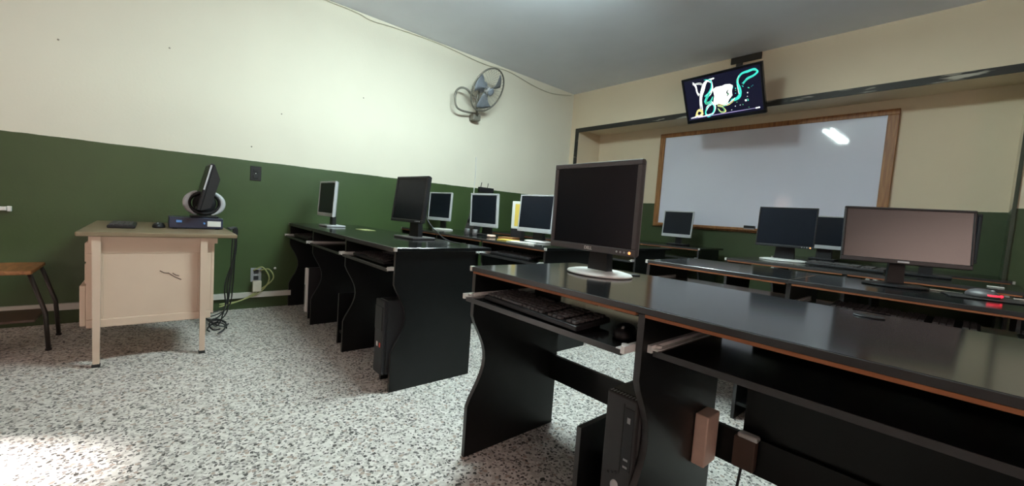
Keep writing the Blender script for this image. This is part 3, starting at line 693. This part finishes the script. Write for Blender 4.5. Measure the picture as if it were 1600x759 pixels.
# ------------------------------------------------------------------ whiteboard
BX0, BX1, BZ0, BZ1 = -2.885, -.565, .955, 2.165
wbd = thing('whiteboard', 'large whiteboard in an orange wooden frame on recessed wall', 'whiteboard', ((BX0+BX1)/2, YN, BZ0))
W2, H2 = (BX1-BX0)/2, BZ1-BZ0
MB().box(-W2+.05, W2-.05, -.016, -.0005, .045, H2-.045).build('writing_surface', 'board', wbd)
MB().rbox(-W2, W2, -.03, -.0005, H2-.05, H2, .003, 1).build('frame_rail', 'wood_frame', wbd)
MB().rbox(-W2, W2, -.03, -.0005, 0, .05, .003, 1).build('frame_rail', 'wood_frame', wbd)
MB().rbox(-W2, -W2+.07, -.031, -.0005, .0503, H2-.0503, .003, 1).build('frame_stile', 'wood_frame', wbd)
MB().rbox(W2-.08, W2, -.031, -.0005, .0503, H2-.0503, .003, 1).build('frame_stile', 'wood_frame', wbd)
MB().rbox(-W2+.08, W2-.09, -.075, -.0305, .022, .036, .002, 1).build('pen_ledge', 'wood_frame', wbd)
p = hit(1171, 355, 1, YN-.05)
er = thing('board_eraser', 'black eraser on the whiteboard ledge', 'eraser', (p.x, YN-.052, BZ0+.0362))
MB().rbox(-.055, .055, -.02, .02, .012, .04, .004, 1).build('grip', 'plastic', er)
MB().rbox(-.053, .053, -.019, .019, 0, .0118, .001, 1).build('felt', 'grey', er)

# ------------------------------------------------------------------ television
TVY, TVX, TVZ, TVW, TVH = 4.20, -1.801, 2.282, .781, .462
tv = thing('television', 'television on wall bracket, tilted down, showing a teal and white picture', 'television', (TVX, TVY, TVZ), math.radians(-4.8))
T = MT((0, 0, 0), rx=math.radians(25.9))
hw, hh, bb = TVW/2, TVH/2, .022
b = MB()
for (a0, a1, c0, c1) in ((-hw, hw, hh-bb, hh), (-hw, hw, -hh, -hh+.034), (-hw, -hw+bb, -hh+.034, hh-bb), (hw-bb, hw, -hh+.034, hh-bb)):
    b.rbox(a0, a1, 0, .03, c0, c1, .003, 2, T)
b.box(-hw+.003, hw-.003, .012, .038, -hh+.003, hh-.003, T)
tb = b.build('bezel', mat('tv_gloss_black', (.008, .008, .011), .15, spec=.5), tv)
bk = MB(); V = [(-hw+.01, .0385, -hh+.01), (hw-.01, .0385, -hh+.01), (hw-.01, .0385, hh-.01), (-hw+.01, .0385, hh-.01), (-hw*.7, .085, -hh*.75), (hw*.7, .085, -hh*.75), (hw*.7, .085, hh*.7), (-hw*.7, .085, hh*.7)]
bk._add([T @ Vector(q) for q in V], [(0, 1, 2, 3), (7, 6, 5, 4), (0, 4, 5, 1), (1, 5, 6, 2), (2, 6, 7, 3), (3, 7, 4, 0)]); bk.build('back_housing', 'plastic', tv)
scm = emit('tv_screen_dark', (.010, .010, .035), .5); scm.node_tree.nodes['Principled BSDF'].inputs['Roughness'].default_value = .2
scr = MB().box(-hw+bb+.0005, hw-bb-.0005, .006, .0115, -hh+.0345, hh-bb-.0005, T).build('screen', scm, tv)
# picture: strokes drawn flat on the screen, given in the photo crop and mapped by the screen's four corners
Q = [(130, 300), (800, 130), (845, 570), (195, 665)]
def st_of(px, py):
    s, t = .5, .5
    for _ in range(12):
        def F_(s, t):
            a = [Q[0][i]*(1-s)*(1-t)+Q[1][i]*s*(1-t)+Q[2][i]*s*t+Q[3][i]*(1-s)*t for i in (0, 1)]
            return a[0]-px, a[1]-py
        f0 = F_(s, t); e = 1e-4; fs = F_(s+e, t); ft = F_(s, t+e)
        a, b_, c, d_ = (fs[0]-f0[0])/e, (ft[0]-f0[0])/e, (fs[1]-f0[1])/e, (ft[1]-f0[1])/e
        det = a*d_-b_*c; s -= (d_*f0[0]-b_*f0[1])/det; t -= (a*f0[1]-c*f0[0])/det
    return s, t
def tvp(px, py, off): s, t = st_of(px, py); return T @ Vector((-hw+s*TVW, off, hh-t*TVH))
PM = {'w': emit('picture_white', (.95, 1, .95), 1.3), 't': emit('picture_teal', (.05, .75, .62), 1.0), 'y': emit('picture_yellow', (.9, .8, .3), .9), 'g': emit('picture_green', (.1, .45, .2), .8), 'p': emit('picture_violet', (.5, .4, .75), .7), 'k': emit('picture_dark', (.02, .03, .05), .5)}
lay = [0]
def stroke(pts, wd, c):
    lay[0] += 1; off = .0058-.00003*lay[0]
    P = bez([(a, b_, 0) for a, b_ in pts], 5); mb = MB(); V = []; n = len(P)
    for i, q in enumerate(P):
        tg = (P[min(i+1, n-1)]-P[max(i-1, 0)]).normalized(); nn = Vector((-tg.y, tg.x, 0)); hwid = wd*(.35+.65*math.sin(PI*(i+.5)/n))/2
        V += [tvp(q.x+nn.x*hwid, q.y+nn.y*hwid, off), tvp(q.x-nn.x*hwid, q.y-nn.y*hwid, off)]
    mb._add(V, [(2*i, 2*i+1, 2*i+3, 2*i+2) for i in range(n-1)]); mb.build('picture_stroke', PM[c], scr)
def blob(pts, c):
    lay[0] += 1; off = .0058-.00003*lay[0]
    MB()._add([tvp(a, b_, off) for a, b_ in pts], [tuple(range(len(pts)))]).build('picture_patch', PM[c], scr)
rnd = random.Random(3)
def strands(pts, n, spread, wd, cols):
    for i in range(n):
        c = cols[i % len(cols)]; dx, dy = rnd.uniform(-spread, spread), rnd.uniform(-spread, spread)
        stroke([(a+dx+rnd.uniform(-5, 5), b_+dy+rnd.uniform(-5, 5)) for a, b_ in pts], wd*rnd.uniform(.5, 1.2), c)
strands([(570, 455), (610, 450), (645, 415), (640, 360), (620, 300), (640, 240), (690, 215), (745, 200), (768, 215), (740, 250), (690, 278), (660, 320)], 4, 6, 9, 'tgtt')
stroke([(575, 450), (615, 445), (642, 410), (634, 350)], 26, 't')
strands([(640, 400), (632, 340), (622, 300), (640, 245)], 3, 5, 12, 'tw')
strands([(420, 275), (360, 300), (330, 370), (315, 450), (325, 545)], 5, 9, 13, 'wwt')
strands([(350, 290), (400, 300), (412, 350), (390, 400), (350, 430)], 4, 8, 12, 'wt')
strands([(400, 390), (370, 430), (360, 480), (400, 470), (420, 430)], 4, 8, 10, 'tg')
strands([(410, 470), (440, 510), (430, 560), (390, 595), (360, 570), (375, 520), (410, 490)], 5, 6, 13, 'wtw')
blob([(418, 365), (445, 345), (500, 333), (520, 322), (560, 318), (584, 330), (578, 380), (583, 415), (560, 445), (545, 480), (500, 492), (470, 488), (440, 498), (425, 470), (432, 420)], 'w')
stroke([(548, 368), (536, 390), (550, 402), (538, 422)], 11, 'k')
strands([(440, 480), (520, 500), (570, 470), (600, 440)], 3, 8, 8, 'ytw')
strands([(235, 320), (265, 345), (275, 390), (292, 415)], 4, 8, 9, 'w')
strands([(245, 330), (300, 318), (330, 330)], 2, 6, 6, 'w')
strands([(265, 600), (290, 545), (330, 560), (300, 600), (275, 575)], 4, 6, 12, 'ywy')
strands([(460, 500), (500, 510), (525, 545), (490, 555), (465, 525)], 4, 6, 12, 'gyy')
strands([(230, 618), (300, 598), (350, 600), (430, 575)], 2, 5, 9, 'w')
stroke([(225, 620), (420, 585), (600, 555), (800, 520)], 7, 'p')
blob([(765, 521), (797, 514), (797, 526), (766, 532)], 'w')
for _ in range(34):
    a, b_ = rnd.uniform(540, 740), rnd.uniform(330, 545); q = rnd.uniform(1.5, 4.5)
    blob([(a-q, b_-q), (a+q, b_-q), (a+q, b_+q), (a-q, b_+q)], rnd.choice('ttgw'))
blob([(682, 451), (696, 450), (697, 464), (683, 465)], 'w')

# bracket from wall to television, part of it
INV = (Matrix.Translation((TVX, TVY, TVZ)) @ Matrix.Rotation(math.radians(-4.8), 4, 'Z')).inverted()
MB().rbox(-1.885, -1.595, YF-.02, YF-.0005, 2.700, 2.765, .003, 1, INV).build('wall_plate', 'steel', tv)
MB().box(-1.83, -1.77, YF-.016, YF-.0005, 2.24, 2.699, INV).build('bracket_rail', 'steel', tv)
MB().box(-1.825, -1.775, 4.262, YF-.0165, 2.285, 2.325, INV).build('bracket_arm', 'steel', tv)

# ------------------------------------------------------------------ wall fan
def fpt(u, v, x): return hit(u, v, 0, x)
XF = XL+.16
base_p = fpt(746, 181, XL+.10)
fan = thing('wall_fan', 'grey round wall fan with bent tube bracket', 'fan', (XL, base_p.y, base_p.z))
off = Vector((-XL, -base_p.y, -base_p.z))
def loc(p): return Vector(p)+off
MB().rbox(.0005, .10, -.05, .05, -.05, .02, .008, 2).build('wall_mount', 'fan_steel', fan)
loop = [(748, 178, XL+.07), (735, 176, XL+.09), (720, 172, XL+.12), (712.5, 165, XL+.13), (711, 152, XL+.13), (713, 142, XL+.13), (720, 137, XL+.13), (729, 139, XL+.15), (737, 148, XL+.18), (745, 155, XL+.2)]
MB().tube(bez([loc(fpt(*q)) for q in loop], 5), .0115, 8).build('bracket_tube', 'fan_steel', fan)
nrm = Vector((.80, .24, -.50)).normalized()
cpt = loc(fpt(762, 141, XL+.30))
R = nrm.to_track_quat('Z', 'Y').to_matrix().to_4x4()
TF = Matrix.Translation(cpt) @ R
RF = .245
def ringpath(r_, z, n=40): return [TF @ Vector((r_*math.cos(2*PI*i/n), r_*math.sin(2*PI*i/n), z)) for i in range(n)]
MB().tube(ringpath(RF, 0), .009, 8, closed=True).build('guard_rim', 'fan_steel', fan)
gd = MB()
for k in range(36):
    a = 2*PI*k/36
    gd.tube([TF @ Vector((r_*math.cos(a), r_*math.sin(a), z)) for r_, z in ((.04, .055), (.14, .05), (.22, .025), (RF, 0))], .0011, 3)
    gd.tube([TF @ Vector((r_*math.cos(a), r_*math.sin(a), z)) for r_, z in ((.05, -.07), (.16, -.065), (.225, -.035), (RF, 0))], .0011, 3)
gd.build('guard_wires', 'fan_steel', fan, kind='stuff')
MB().lathe([(.02, .050), (.043, .051), (.043, .058), (.02, .060)], 24, TF).build('front_cap', 'fan_grey', fan)
MB().lathe([(.03, -.02), (.042, -.015), (.04, .02), (.02, .035), (.004, .038)], 20, TF).build('hub', 'silver', fan)
MB().lathe([(.03, -.17), (.055, -.16), (.065, -.12), (.065, -.08), (.05, -.06)], 20, TF).build('motor', 'fan_grey', fan)
for k in range(3):
    a = 2*PI*k/3+.55
    bl = MB(); V = []; F = []; nu, nv = 7, 5
    for i in range(nu):
        for j in range(nv):
            t = i/(nu-1); s_ = j/(nv-1)-.5
            r_ = .04+.178*t; wid = (.35+.95*t-.35*t*t)
            an = a+s_*wid+.35*t
            V.append(TF @ Vector((r_*math.cos(an), r_*math.sin(an), .028*s_*2*(1-.3*t)-.006*math.cos(PI*s_))))
    for i in range(nu-1):
        for j in range(nv-1): F.append((i*nv+j, (i+1)*nv+j, (i+1)*nv+j+1, i*nv+j+1))
    V2 = [v+nrm*-.003 for v in V]; n_ = len(V)
    F2 = [tuple(i+n_ for i in reversed(f)) for f in F]
    rim = [i*nv for i in range(nu)]+[(nu-1)*nv+j for j in range(1, nv)]+[i*nv+nv-1 for i in range(nu-2, -1, -1)]+[j for j in range(nv-2, 0, -1)]
    F3 = [(rim[q], rim[(q+1) % len(rim)], rim[(q+1) % len(rim)]+n_, rim[q]+n_) for q in range(len(rim))]
    bl._add(V+V2, F+F2+F3, True); bl.build('blade', 'fan_grey', fan)
MB().tube([TF @ Vector((0, 0, -.12)), loc(fpt(745, 155, XL+.2)), Vector((.09, .0, .0))], .014, 8).build('tilt_joint', 'fan_steel', fan)
